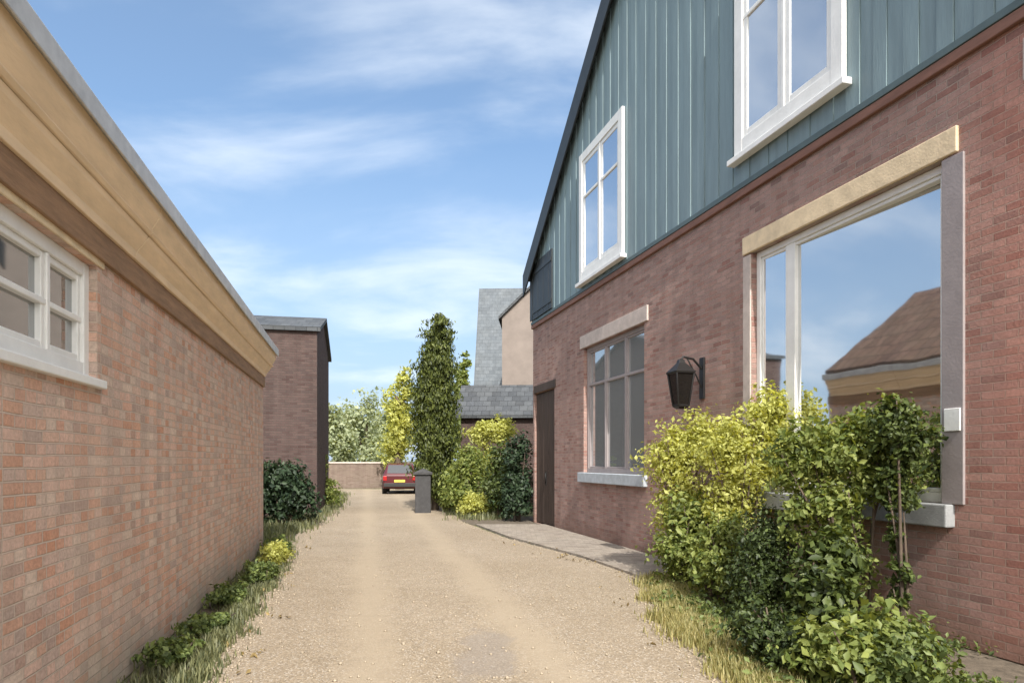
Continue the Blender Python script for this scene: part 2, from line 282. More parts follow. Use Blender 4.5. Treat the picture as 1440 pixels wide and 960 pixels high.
def blades(name, pts, n, h, m, parent=None, seed=3, spread=0.06, lean=.5, width=.006):
    rg = np.random.default_rng(seed); P = np.array(pts, float); k = rg.integers(0, len(P), n)
    b = P[k] + np.column_stack([rg.normal(size=(n, 2)) * spread, np.zeros(n)])
    a = rg.uniform(0, 2 * np.pi, n); H = h * rg.uniform(.4, 1.3, n); ln = H * lean * rg.uniform(.2, 1.2, n)
    dx = np.column_stack([np.cos(a), np.sin(a), np.zeros(n)]); sx = np.column_stack([-np.sin(a), np.cos(a), np.zeros(n)]) * (width * rg.uniform(.6, 1.6, n))[:, None]
    up = np.array([0, 0, 1.])
    v = np.empty((n, 5, 3)); mid = b + dx * (ln * .35)[:, None] + up * (H * .6)[:, None]
    v[:, 0] = b - sx; v[:, 1] = b + sx; v[:, 2] = mid + sx * .7; v[:, 3] = mid - sx * .7; v[:, 4] = b + dx * ln[:, None] + up * H[:, None]
    i0 = np.arange(n) * 5
    t = np.stack([np.stack([i0, i0 + 1, i0 + 2], 1), np.stack([i0, i0 + 2, i0 + 3], 1), np.stack([i0 + 3, i0 + 2, i0 + 4], 1)], 1).reshape(-1, 3)
    return fast_mesh(name, v.reshape(-1, 3), t, m, parent)
def stems(parent, blobs, seed, k=9, r=.018, m=None):
    rg = random.Random(seed); b = MB()
    for i in range(k):
        q = rg.choice(blobs); x, y, z, rx, ry, rz = q
        e = Vector((x + rg.uniform(-.7, .7) * rx, y + rg.uniform(-.7, .7) * ry, z + rg.uniform(0, .75) * rz))
        s = Vector((rg.uniform(-.12, .12), rg.uniform(-.12, .12), -.05)); mid = s.lerp(e, .5) + Vector((0, 0, .12 * e.z))
        b.tube([s, s.lerp(mid, .6), mid, e], [r, r * .85, r * .7, r * .3], 6)
    return b.build('stems', m or BARK, parent)
def shrub(name, x, y, blobs, n, size, m, label, cat='shrub', group=None, seed=1, k=9, **kw):
    e = empty(name, (x, y, 0), 0, label, cat, group)
    leaves('foliage', blobs, n, size, m, e, seed, **kw); stems(e, blobs, seed, k); return e
def tree(name, x, y, h, trunk_r, blobs, n, size, m, label, group=None, seed=1, **kw):
    e = empty(name, (x, y, 0), 0, label, 'tree', group); rg = random.Random(seed); b = MB()
    top = max(q[2] for q in blobs)
    pts = [Vector((math.sin(i * 1.3 + seed) * .05 * h * i / 6, math.cos(i * 1.1 + seed) * .04 * h * i / 6, -.1 + (top * .95) * i / 6)) for i in range(7)]
    b.tube(pts, [trunk_r * (1.25 - .95 * i / 6) for i in range(7)], 9)
    for q in blobs:
        s = pts[rg.choice((2, 3, 4))]; t2 = Vector(q[:3]); b.tube([s, s.lerp(t2, .5) + Vector((0, 0, .05 * h)), t2], [trunk_r * .5, trunk_r * .35, trunk_r * .12], 6)
    b.build('trunk', BARK, e); leaves('crown', blobs, n, size, m, e, seed, **kw); return e

# ------------------------------------------------------------------ setting: ground, lane, strips
def sheet(name, poly, z, m, kind='structure'):
    b = MB(); b.add([(x, y, z) for x, y in poly], [tuple(range(len(poly)))]); o = b.build(name, m)
    if o.data.polygons[0].normal.z < 0: o.data.flip_normals()
    return tag(o, kind=kind)
GRASSG = mat('rough_grass_ground', (.12, .125, .05), rough=1, var=.4, vscale=.8, bump=1, bscale=30)
sheet('ground', [(-900, -60), (900, -60), (900, 1800), (-900, 1800)], -0.012, GRASSG)
def lane_mat():
    m = bpy.data.materials.new('sandy_gravel'); m.use_nodes = True; t = m.node_tree; p = t.nodes['Principled BSDF']; p.inputs['Roughness'].default_value = .95; p.inputs['Specular IOR Level'].default_value = .2
    c = N(t, 'ShaderNodeTexCoord'); O = c.outputs['Object']
    def noise(s, dt, ro=.6, vec=O):
        n = N(t, 'ShaderNodeTexNoise'); n.inputs['Scale'].default_value = s; n.inputs['Detail'].default_value = dt; n.inputs['Roughness'].default_value = ro; t.links.new(vec, n.inputs['Vector']); return n
    def mixc(f, a, b, bt='MIX'):
        x = N(t, 'ShaderNodeMix', data_type='RGBA', blend_type=bt)
        for k, v in (('Factor', f), ('A', a), ('B', b)):
            if isinstance(v, tuple): x.inputs[k].default_value = (*v, 1)
            elif isinstance(v, float): x.inputs[k].default_value = v
            else: t.links.new(v, x.inputs[k])
        return x.outputs['Result']
    def rng(v, a, b2, lo, hi):
        r = N(t, 'ShaderNodeMapRange'); r.inputs['From Min'].default_value = a; r.inputs['From Max'].default_value = b2; r.inputs['To Min'].default_value = lo; r.inputs['To Max'].default_value = hi; t.links.new(v, r.inputs['Value']); return r.outputs[0]
    big = noise(.55, 6, .6); col = mixc(rng(big.outputs['Fac'], .35, .68, 0, 1), (.238, .190, .133), (.288, .236, .174))
    med = noise(5, 8, .7); col = mixc(rng(med.outputs['Fac'], .42, .72, 0, .55), col, (.215, .172, .125))
    vo = N(t, 'ShaderNodeTexVoronoi'); vo.inputs['Scale'].default_value = 85; t.links.new(O, vo.inputs['Vector'])
    sp = N(t, 'ShaderNodeSeparateColor'); t.links.new(vo.outputs['Color'], sp.inputs[0])
    col = mixc(1.0, col, rng(sp.outputs[0], 0, 1, .74, 1.26), 'MULTIPLY')
    pebb = mixc(rng(sp.outputs[1], .86, .9, 0, .6), col, (.46, .42, .37))
    so_ = N(t, 'ShaderNodeSeparateXYZ'); t.links.new(O, so_.inputs[0])
    uu = M(t, 'ADD', M(t, 'ADD', so_.outputs[0], -0.75), M(t, 'MULTIPLY', so_.outputs[1], .213))
    uu = M(t, 'ADD', uu, M(t, 'MULTIPLY', M(t, 'SUBTRACT', big.outputs['Fac'], .5), .5))
    tr_ = M(t, 'ABSOLUTE', M(t, 'SUBTRACT', M(t, 'ABSOLUTE', uu), .72))
    tk = rng(M(t, 'ADD', tr_, M(t, 'MULTIPLY', M(t, 'SUBTRACT', med.outputs['Fac'], .5), .35)), .08, .36, .75, 0)
    pebb = mixc(tk, pebb, (.318, .262, .192))
    loose = noise(1.6, 7, .7); pebb = mixc(rng(loose.outputs['Fac'], .54, .74, 0, .32), pebb, (.19, .15, .105))
    # a worn, greyer repair in the middle of the lane
    v1 = N(t, 'ShaderNodeVectorMath', operation='SUBTRACT'); v1.inputs[1].default_value = (-.22, 5.75, 0); t.links.new(O, v1.inputs[0])
    v2 = N(t, 'ShaderNodeVectorMath', operation='MULTIPLY'); v2.inputs[1].default_value = (3.6, 1.5, 0); t.links.new(v1.outputs[0], v2.inputs[0])
    ln = N(t, 'ShaderNodeVectorMath', operation='LENGTH'); t.links.new(v2.outputs[0], ln.inputs[0])
    dd = M(t, 'ADD', ln.outputs['Value'], M(t, 'MULTIPLY', M(t, 'SUBTRACT', loose.outputs['Fac'], .5), 3.2))
    pebb = mixc(rng(dd, 1.15, .75, 0, .55), pebb, (.215, .188, .165))
    t.links.new(pebb, p.inputs['Base Color'])
    h = M(t, 'ADD', M(t, 'MULTIPLY', vo.outputs['Distance'], -1.0), M(t, 'MULTIPLY', med.outputs['Fac'], 1.6))
    b = N(t, 'ShaderNodeBump'); b.inputs['Strength'].default_value = .55; b.inputs['Distance'].default_value = .008; t.links.new(h, b.inputs['Height']); t.links.new(b.outputs[0], p.inputs['Normal'])
    return m
LANE = lane_mat()
def XL(y): return -1.72 - .224 * y         # left wall line
def XR(y): return 5.511 - .276 * y         # right wall line
left_e = [(XL(y) + .72 - .025 * y, y) for y in np.arange(-5, 12.1, 1.0)] + [(-4.7, 14), (-5.25, 18), (-6.2, 24), (-8.3, 33), (-12, 39.2)]
right_e = [(2.2, -5), (1.85, 2), (1.72, 4.3), (1.66, 5.1), (1.57, 6), (1.57, 7), (1.78, 8.4), (1.82, 9.3), (1.12, 11.4), (-.1, 14.2), (-1.3, 18), (-2.1, 23), (-3.4, 28), (-4.3, 33), (-4, 39.2)]
rg = random.Random(5)
def ragged(e):
    out = []
    for (a, b) in zip(e[:-1], e[1:]):
        k = max(1, int(math.dist(a, b) / .16))
        for i in range(k): out.append((a[0] + (b[0] - a[0]) * i / k + rg.uniform(-.03, .03), a[1] + (b[1] - a[1]) * i / k))
    return out + [e[-1]]
LE, RE = ragged(left_e), ragged(right_e)
sheet('lane', LE + RE[::-1], 0.0, LANE)
sheet('planting_strip', [(XL(y) + .01, y) for y in (-5, 12.3)] + [(-4.0, 12.3), (-1.0 + .7, -5)], -0.005, SOIL)
sheet('planting_bed', [(1.3, -3), (1.3, 9.0), (XR(9.0) - .01, 9.0), (XR(-3) - .01, -3)], -0.006, SOIL)
sheet('planting_bed', [(-.95, 17.1), (XR(17.1) - .02, 17.1), (XR(17.9) + .3, 18.0), (.8, 19.8), (-1.7, 20.6), (-1.6, 19.0)], -0.004, SOIL)
pv = MB(); pv.prism([(1.84, 9.05, -.05), (1.14, 11.4, -.05), (-.06, 14.2, -.05), (-.9, 17.0, -.05), (XR(17.0) - .012, 17.0, -.05), (XR(9.05) - .012, 9.05, -.05)], (0, 0, .085))
tag(pv.build('pavement', PAVER), kind='structure')

# ------------------------------------------------------------------ building helpers
def wall(x0, x1, z0, z1, holes, depth, y=0.0):
    xs = sorted({x0, x1, *[h[0] for h in holes], *[h[1] for h in holes]}); zs = sorted({z0, z1, *[h[2] for h in holes], *[h[3] for h in holes]})
    b = MB()
    for i in range(len(xs) - 1):
        for j in range(len(zs) - 1):
            cxm, czm = (xs[i] + xs[i + 1]) / 2, (zs[j] + zs[j + 1]) / 2
            if any(h[0] < cxm < h[1] and h[2] < czm < h[3] for h in holes): continue
            b.add([(xs[i], y, zs[j]), (xs[i + 1], y, zs[j]), (xs[i + 1], y, zs[j + 1]), (xs[i], y, zs[j + 1])], [(0, 1, 2, 3)])
    for (a, c, e, f) in holes:
        b.add([(a, y, e), (a, y + depth, e), (a, y + depth, f), (a, y, f)], [(0, 1, 2, 3)])
        b.add([(c, y, e), (c, y, f), (c, y + depth, f), (c, y + depth, e)], [(0, 1, 2, 3)])
        b.add([(a, y, f), (a, y + depth, f), (c, y + depth, f), (c, y, f)], [(0, 1, 2, 3)])
        b.add([(a, y, e), (c, y, e), (c, y + depth, e), (a, y + depth, e)], [(0, 1, 2, 3)])
    return b
def window(parent, x0, x1, z0, z1, yf, cols, rows, fm, gm, fw=.07, bar=.035, dep=.09, trans=None, wide=None, skew=0.0):
    """a frame whose front is at y=yf with glazing bars; the panes are one mesh under it"""
    b = MB(); y0, y1 = yf, yf + dep
    b.box(x0, x0 + fw, y0, y1, z0, z1); b.box(x1 - fw, x1, y0, y1, z0, z1); b.box(x0 + fw, x1 - fw, y0 + .002, y1, z0, z0 + fw * 1.2); b.box(x0 + fw, x1 - fw, y0 + .002, y1, z1 - fw, z1)
    for c in range(1, cols):
        xc = x0 + (x1 - x0) * (wide[2] if wide and c == wide[0] else c / cols); bw = wide if wide and c == wide[0] else bar
        if wide and c == wide[0]: bw = wide[1]
        b.box(xc - bw / 2, xc + bw / 2, y0 + .008, y1 - .004, z0 + fw * 1.2, z1 - fw)
    zl = [z0 + (z1 - z0) * r / rows for r in range(1, rows)] if trans is None else trans
    for zc in zl: b.box(x0 + fw, x1 - fw, y0 + .014, y1 - .008, zc - bar / 2, zc + bar / 2)
    cs_ = [x0 + fw] + [x0 + (x1 - x0) * (wide[2] if wide and c == wide[0] else c / cols) for c in range(1, cols)] + [x1 - fw]
    sw = fw * .5
    for a_, c_ in zip(cs_[:-1], cs_[1:]):
        la = a_ + (0 if a_ == cs_[0] else bar / 2); lc = c_ - (0 if c_ == cs_[-1] else bar / 2); zb_, zt_ = z0 + fw * 1.2, z1 - fw
        b.box(la, la + sw, y0 + .022, y1 - .012, zb_, zt_); b.box(lc - sw, lc, y0 + .022, y1 - .012, zb_, zt_); b.box(la + sw, lc - sw, y0 + .024, y1 - .014, zb_, zb_ + sw); b.box(la + sw, lc - sw, y0 + .024, y1 - .014, zt_ - sw, zt_)
    o = b.build('window', fm, parent, bevel=.006)
    g = MB(); yy = yf + dep * .62
    g.add([(x0 + fw * .8, yy - skew, z0 + fw), (x1 - fw * .8, yy + skew, z0 + fw), (x1 - fw * .8, yy + skew, z1 - fw * .8), (x0 + fw * .8, yy - skew, z1 - fw * .8)], [(0, 1, 2, 3)])
    g.build('pane', gm, o, recalc=False); return o

# ------------------------------------------------------------------ left brick cottage
rzL = math.atan2(.976, -.219)
cot = empty('brick_cottage', (XL(-3.0), -3.0, 0), rzL, 'low pink brick cottage on the left with ochre eaves board and small white window', 'house')
LL = 15.3 / .976; wx0, wx1, wz0, wz1 = 5.95, 7.68, 2.08, 2.88
wb = wall(0, LL, 0, 3.3, [(wx0, wx1, wz0, wz1)], .16)
D = 5.6; RZ = 5.7
wb.add([(LL, 0, 0), (LL, D, 0), (LL, D, 3.3), (LL, D / 2, RZ - .1), (LL, 0, 3.3)], [(0, 1, 2, 3, 4)])
wb.add([(0, 0, 0), (0, 0, 3.3), (0, D / 2, RZ - .1), (0, D, 3.3), (0, D, 0)], [(0, 1, 2, 3, 4)])
wb.add([(0, D, 0), (0, D, 3.3), (LL, D, 3.3), (LL, D, 0)], [(0, 1, 2, 3)])
wb.build('wall', BR_L, cot, recalc=False)
window(cot, wx0 - .004, wx1 + .004, wz0 + .055, wz1, .05, 3, 2, WHITE, GL_OLD, fw=.085, bar=.035)
MB().box(wx0 - .05, wx1 + .05, -.045, .12, wz0 - .005, wz0 + .052).build('sill', WHITE, cot, bevel=.008)
MB().box(wx0 - .1, wx1 + .1, -.012, .05, wz1 + .003, wz1 + .055).build('lintel', CREAM, cot, bevel=.005)
MB().box(.01, LL - .01, -.035, .01, 2.925, 3.105).build('frieze_board', BROWN, cot, bevel=.006)
cn = MB(); xs_ = 0.0; rgc = random.Random(2)
while xs_ < LL - .3:
    ln_ = min(rgc.uniform(2.2, 3.1), LL - .1 - xs_); jt = rgc.uniform(-.003, .003)
    cn.prism([(xs_, .02, 3.107), (xs_, -.055 + jt, 3.107), (xs_, -.068 + jt, 3.155), (xs_, -.135 + jt, 3.24), (xs_, -.15 + jt, 3.275)], (ln_ - .005, 0, 0))
    cn.prism([(xs_, .02, 3.279), (xs_, -.165 + jt, 3.279), (xs_, -.185 + jt, 3.30), (xs_, -.165 + jt, 3.32), (xs_, -.225 + jt, 3.42), (xs_, -.235 + jt, 3.50), (xs_, .02, 3.50)], (ln_ - .005, 0, 0)); xs_ += ln_
cn.build('eaves_board', OCHRE, cot, bevel=.004)
gt = MB(); gt.box(0, LL - .08, -.275, -.262, 3.47, 3.60); gt.box(0, LL - .08, -.261, .1, 3.503, 3.585); gt.build('gutter', ZINC, cot, bevel=.01)
rf = MB()
for s in (0, 1):
    ya, yb = (-.18, D / 2) if s == 0 else (D + .18, D / 2)
    rf.prism([(-.1, ya, 3.60), (LL - .1, ya, 3.60), (LL - .1, yb, RZ + (.0 if s == 0 else .004)), (-.1, yb, RZ + (.0 if s == 0 else .004))], (0, 0, .09))
roof_l = rf.build('roof', TILE, cot)
ch = MB(); ch.box(5.2, 5.9, D / 2 - .3, D / 2 + .3, RZ - .3, RZ + .9); ch.box(5.14, 5.96, D / 2 - .36, D / 2 + .36, RZ + .9, RZ + 1.02); ch.build('chimney', BR_L, roof_l)

# ------------------------------------------------------------------ right building: plum brick below, teal boarded gable above
FX, FY = .556, 17.95
rzR = math.atan2(-.964, .266)
gb = empty('gabled_building', (FX, FY, 0), rzR, 'tall building on the right with plum brick ground floor and teal boarded gable', 'building')
GL = 16.2; BZ = 5.10; EZ = 6.55; SL = math.tan(R(36.0)); HALF = GL / 2; DEP = 9.0
def gz(x): return EZ + (HALF - abs(x - HALF)) * SL
W1 = (3.62, 6.45, 1.36, 3.98); W2 = (9.50, 12.32, 1.22, 4.28); DR = (.12, 1.72, .0, 3.35)
wl = wall(0, GL, 0, BZ, [W1, W2, DR], .17)
wl.add([(0, 0, 0), (0, 0, EZ), (0, DEP, EZ), (0, DEP, 0)], [(0, 1, 2, 3)])
wl.add([(GL, 0, 0), (GL, DEP, 0), (GL, DEP, EZ), (GL, 0, EZ)], [(0, 1, 2, 3)])
wl.add([(0, DEP, 0), (0, DEP, EZ), (HALF, DEP, gz(HALF)), (GL, DEP, EZ), (GL, DEP, 0)], [(0, 1, 2, 3, 4)])
wl.build('wall', BR_R, gb, recalc=False)
# boards
bd = MB(); x = 0.0; k = 0; rgb = random.Random(9)
while x < GL - .01:
    wdt = min(rgb.uniform(.17, .2), GL - x); a, c = x + .003, x + wdt - .003; yo = -.030 - (k % 2) * .012 - rgb.uniform(0, .003)
    za, zc = gz(a) - .02, gz(c) - .02
    bd.prism([(a, .0, BZ + .132), (c, .0, BZ + .132), (c, .0, zc), (a, .0, za)], (0, yo, 0)); x += wdt; k += 1
bd.build('boarding', TEAL, gb)
MB().box(-.02, GL, -.05, .0, BZ - .045, BZ + .055).build('ledge', REDBR, gb, bevel=.01)
MB().box(-.02, GL, -.058, .0, BZ + .058, BZ + .13).build('skirting_board', TEAL_SHADE, gb, bevel=.006)
MB().box(-.05, .17, -.075, -.045, BZ + .162, EZ + .02).build('corner_board', DARK, gb, bevel=.005)
hb = MB()
for i in range(7):
    xa = .22 + 1.5 * i / 7; hb.box(xa + .003, xa + 1.5 / 7 - .003, -.075 - (i % 2) * .004, -.046, BZ + .15, EZ + .12)
for zc_ in (BZ + .35, EZ - .12): hb.box(.24, 1.70, -.092, -.08, zc_ - .05, zc_ + .05)
hb.build('loft_hatch', DARK, gb, bevel=.004)
# roof and barge boards
ro = MB(); OV = .16
for s in (0, 1):
    xa = -.30 if s == 0 else GL + .30
    ro.prism([(xa, -OV, EZ - .30 * SL + .05), (HALF, -OV, gz(HALF) + .05 + s * .003), (HALF, DEP + .2, gz(HALF) + .05 + s * .003), (xa, DEP + .2, EZ - .30 * SL + .05)], (0, 0, .13))
roof_r = ro.build('roof', SLATE, gb)
for s in (0, 1):
    xa = -.30 if s == 0 else GL + .30; xm = HALF - .002 if s == 0 else HALF + .002
    b = MB(); b.prism([(xa, -OV - .04, EZ - .3 * SL - .38), (xm, -OV - .04, gz(HALF) - .38), (xm, -OV - .04, gz(HALF) + .2), (xa, -OV - .04, EZ - .3 * SL + .2)], (0, .038, 0))
    b.build('barge_board', DARK, gb, bevel=.006)
# ground floor windows, dressings, door
for (q, cols, g, tr) in ((W1, 3, GL_SIDE, [3.2]), (W2, 3, GL_BIG, [])):
    window(gb, q[0] + .003, q[1] - .003, q[2] + .003, q[3] - .003, .075, 2 if q is W2 else cols, 1, WHITE if q is W2 else JAMB, g, fw=.075, bar=.05, trans=tr, dep=.13 if q is W2 else .09, wide=(1, .17, .23) if q is W2 else None, skew=.05 if q is W2 else 0)
    MB().box(q[0] - .16, q[1] + .16, -.03, .07, q[3] + .003, q[3] + (.23 if q is W2 else .27)).build('lintel', CREAM if q is W2 else PALEST, gb, bevel=.01)
    MB().box(q[0] - .12, q[1] + .12, -.10, .072, q[2] - .20, q[2] + .001).build('sill', GREYST if q is W2 else PALEGREY, gb, bevel=.012)
MB().box(W2[1] + .004, W2[1] + .22, -.022, .05, W2[2] + .004, W2[3] - .02).build('jamb', JAMB, gb, bevel=.006)
MB().box(W2[0] - .16, W2[0] - .004, -.018, .05, W2[2] + .004, W2[3] - .02).build('jamb', PALEST, gb, bevel=.006)
dr = MB(); n = 8
for i in range(n):
    xa = DR[0] + .01 + (DR[1] - DR[0] - .02) * i / n; xb = DR[0] + .01 + (DR[1] - DR[0] - .02) * (i + 1) / n
    dr.box(xa + .003, xb - .003, .055 + (i % 2) * .004, .11, .03, DR[3] - .02)
do = dr.build('door', OAK, gb, bevel=.004)
hd = MB(); hd.tube([(DR[1] - .78, .03, 1.05), (DR[1] - .78, .03, 1.3)], .014, 8); hd.box(DR[1] - .81, DR[1] - .75, .04, .056, 1.0, 1.35); hd.build('handle', BLACK, do)
MB().box(DR[0] - .02, DR[1] + .1, -.02, .05, DR[3] + .003, DR[3] + .2).build('lintel', OAK, gb, bevel=.008)
MB().box(13.05, 13.33, -.02, .03, 4.58, 4.92).build('stone_block', PALEST, gb, bevel=.012)
MB().box(12.36, 12.52, -.036, -.0225, 1.86, 2.06).build('wall_plate', WHITE, gb, bevel=.006)
# gable windows, set proud of the boards
for (a, c, z0, z1) in ((3.62, 5.78, 5.34, 8.02), (9.28, 11.22, 5.56, 8.2)):
    window(gb, a, c, z0, z1, -.11, 2, 2, WHITE, GL_TOP, fw=.17, bar=.05, dep=.06, trans=[z0 + 1.75])
    MB().box(a - .08, c + .08, -.17, -.052, z0 - .075, z0 - .002).build('sill', WHITE, gb, bevel=.008)
# ------------------------------------------------------------------ wall lantern
def rloc(x, y, z): return gb_m @ Vector((x, y, z))
gb_m = Matrix.Translation((FX, FY, 0)) @ Matrix.Rotation(rzR, 4, 'Z')
lp = empty('wall_lantern', rloc(8.34, 0, 2.55), rzR, 'black iron lantern bracketed to the plum brick wall between the two tall windows', 'lamp')
b = MB(); b.box(-.06, .06, -.03, .0, -.05, .55); b.tube([(0, -.02, .38), (0, -.16, .52), (0, -.32, .55), (0, -.36, .5)], .018, 8); b.tube([(0, -.02, .1), (0, -.12, .3), (0, -.26, .53)], .012, 8); b.build('bracket', BLACK, lp, bevel=.004)
b = MB()
def ring(z, r): return [(.78 * r * sx, -.36 + .78 * r * sy, z) for sx, sy in ((-1, -1), (1, -1), (1, 1), (-1, 1))]
def loft(b, levels):
    vs = []; [vs.extend(ring(z, r)) for z, r in levels]; n = len(levels); fs = [(3, 2, 1, 0), tuple(range(4 * n - 4, 4 * n))]
    for i in range(n - 1): fs += [(4 * i + k, 4 * i + (k + 1) % 4, 4 * i + 4 + (k + 1) % 4, 4 * i + 4 + k) for k in range(4)]
    b.add(vs, fs)
loft(b, [(.30, .19), (.33, .20), (.42, .10), (.46, .06), (.50, .05), (.52, .02)]); loft(b, [(-.2, .06), (-.17, .11), (-.14, .115)])
for sx in (-1, 1):
    for sy in (-1, 1): b.tube([(sx * .082, -.36 + sy * .082, -.15), (sx * .137, -.36 + sy * .137, .31)], .014, 6)
b.build('lantern_frame', BLACK, lp, bevel=.003)
b = MB(); loft(b, [(-.139, .10), (.299, .165)]); b.build('lantern_glass', glass_mat('smoked_glass', (.01, .009, .008), .0), lp)

# ------------------------------------------------------------------ buildings farther on
def house(name, loc, rz, Lx, Dy, ez, rz_, label, wm, rm, ridge='x', holes=(), wfm=WHITE, wgm=GL_OLD, ov=.25, chim=None):
    e = empty(name, loc, rz, label, 'house'); b = wall(0, Lx, 0, ez, list(holes), .12)
    if ridge == 'x':
        b.add([(0, 0, 0), (0, 0, ez), (0, Dy / 2, rz_), (0, Dy, ez), (0, Dy, 0)], [(0, 1, 2, 3, 4)]); b.add([(Lx, 0, 0), (Lx, Dy, 0), (Lx, Dy, ez), (Lx, Dy / 2, rz_), (Lx, 0, ez)], [(0, 1, 2, 3, 4)])
        b.add([(0, Dy, 0), (0, Dy, ez), (Lx, Dy, ez), (Lx, Dy, 0)], [(0, 1, 2, 3)])
    else:
        b.add([(0, 0, ez), (Lx, 0, ez), (Lx / 2, 0, rz_)], [(0, 1, 2)]); b.add([(0, Dy, 0), (0, Dy, ez), (Lx / 2, Dy, rz_), (Lx, Dy, ez), (Lx, Dy, 0)], [(0, 1, 2, 3, 4)])
        b.add([(0, 0, 0), (0, 0, ez), (0, Dy, ez), (0, Dy, 0)], [(0, 1, 2, 3)]); b.add([(Lx, 0, 0), (Lx, Dy, 0), (Lx, Dy, ez), (Lx, 0, ez)], [(0, 1, 2, 3)])
    b.build('wall', wm, e, recalc=False)
    r = MB(); t = .12
    if ridge == 'x':
        sl = (rz_ - ez) / (Dy / 2)
        for s in (0, 1):
            ya = -ov if s == 0 else Dy + ov
            r.prism([(-ov, ya, ez - ov * sl + .02), (Lx + ov, ya, ez - ov * sl + .02), (Lx + ov, Dy / 2, rz_ + .02 + s * .003), (-ov, Dy / 2, rz_ + .02 + s * .003)], (0, 0, t))
    else:
        sl = (rz_ - ez) / (Lx / 2)
        for s in (0, 1):
            xa = -ov if s == 0 else Lx + ov
            r.prism([(xa, -ov, ez - ov * sl + .02), (Lx / 2, -ov, rz_ + .02 + s * .003), (Lx / 2, Dy + ov, rz_ + .02 + s * .003), (xa, Dy + ov, ez - ov * sl + .02)], (0, 0, t))
    rr = r.build('roof', rm, e)
    for h in holes: window(e, h[0] + .003, h[1] - .003, h[2] + .003, h[3] - .003, .05, 2, 2, wfm, wgm)
    if chim:
        c = MB(); c.box(chim[0] - .35, chim[0] + .35, chim[1] - .3, chim[1] + .3, rz_ - .8, rz_ + .9); c.box(chim[0] - .4, chim[0] + .4, chim[1] - .35, chim[1] + .35, rz_ + .9, rz_ + 1.02); c.build('chimney', wm, rr)
    return e
def P(px, Y): return ((px - 720) / 960 * Y)
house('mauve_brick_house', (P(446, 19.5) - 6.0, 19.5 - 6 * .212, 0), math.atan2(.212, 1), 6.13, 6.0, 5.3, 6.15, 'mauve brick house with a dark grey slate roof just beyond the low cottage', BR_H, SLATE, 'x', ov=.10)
house('pale_rendered_house', (P(706, 28), 28, 0), -.05, 5.6, 7.0, 7.5, 10.2, 'pale rendered house rising beside the far corner of the teal gable', RENDER, SLATE, 'y', [(3.2, 4.0, 4.5, 6.1)], ov=.14)
house('slate_roofed_house', (P(672, 36), 36, 0), -.04, 8, 6.0, 5.8, 11.3, 'farther house whose tall grey slate roof shows beside the conifer', RENDER, SLATE_PALE, 'x', ov=.2)
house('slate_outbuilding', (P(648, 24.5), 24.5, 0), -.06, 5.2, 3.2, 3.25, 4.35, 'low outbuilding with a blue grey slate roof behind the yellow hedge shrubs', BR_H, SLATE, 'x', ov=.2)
# low wall closing the lane
gw = MB(); gw.box(-2.7, 3.3, 0, .3, -.05, 1.45)
e = empty('garden_wall', (-8.9, 40.2, 0), .1, 'low pale pink brick garden wall across the far end of the lane', 'wall')
gw.build('brickwork', BR_W, e); cp = MB(); cp.box(-2.75, 3.35, -.05, .35, 1.453, 1.55); cp.build('coping', PALEST, e, bevel=.02)
# gate pillar
e = empty('gate_pillar', (P(595, 21.3), 21.3, 0), .1, 'dark grey stone gate pillar with a flat cap beside the conifer', 'gate pillar')
MB().box(-.24, .24, -.24, .24, -.05, 1.18).build('shaft', PILLAR, e, bevel=.02); c = MB(); c.box(-.29, .29, -.29, .29, 1.183, 1.25); c.add([(-.27, -.27, 1.25), (.27, -.27, 1.25), (.27, .27, 1.25), (-.27, .27, 1.25), (0, 0, 1.38)], [(0, 1, 4), (1, 2, 4), (2, 3, 4), (3, 0, 4)]); c.build('cap', PILLAR, e)

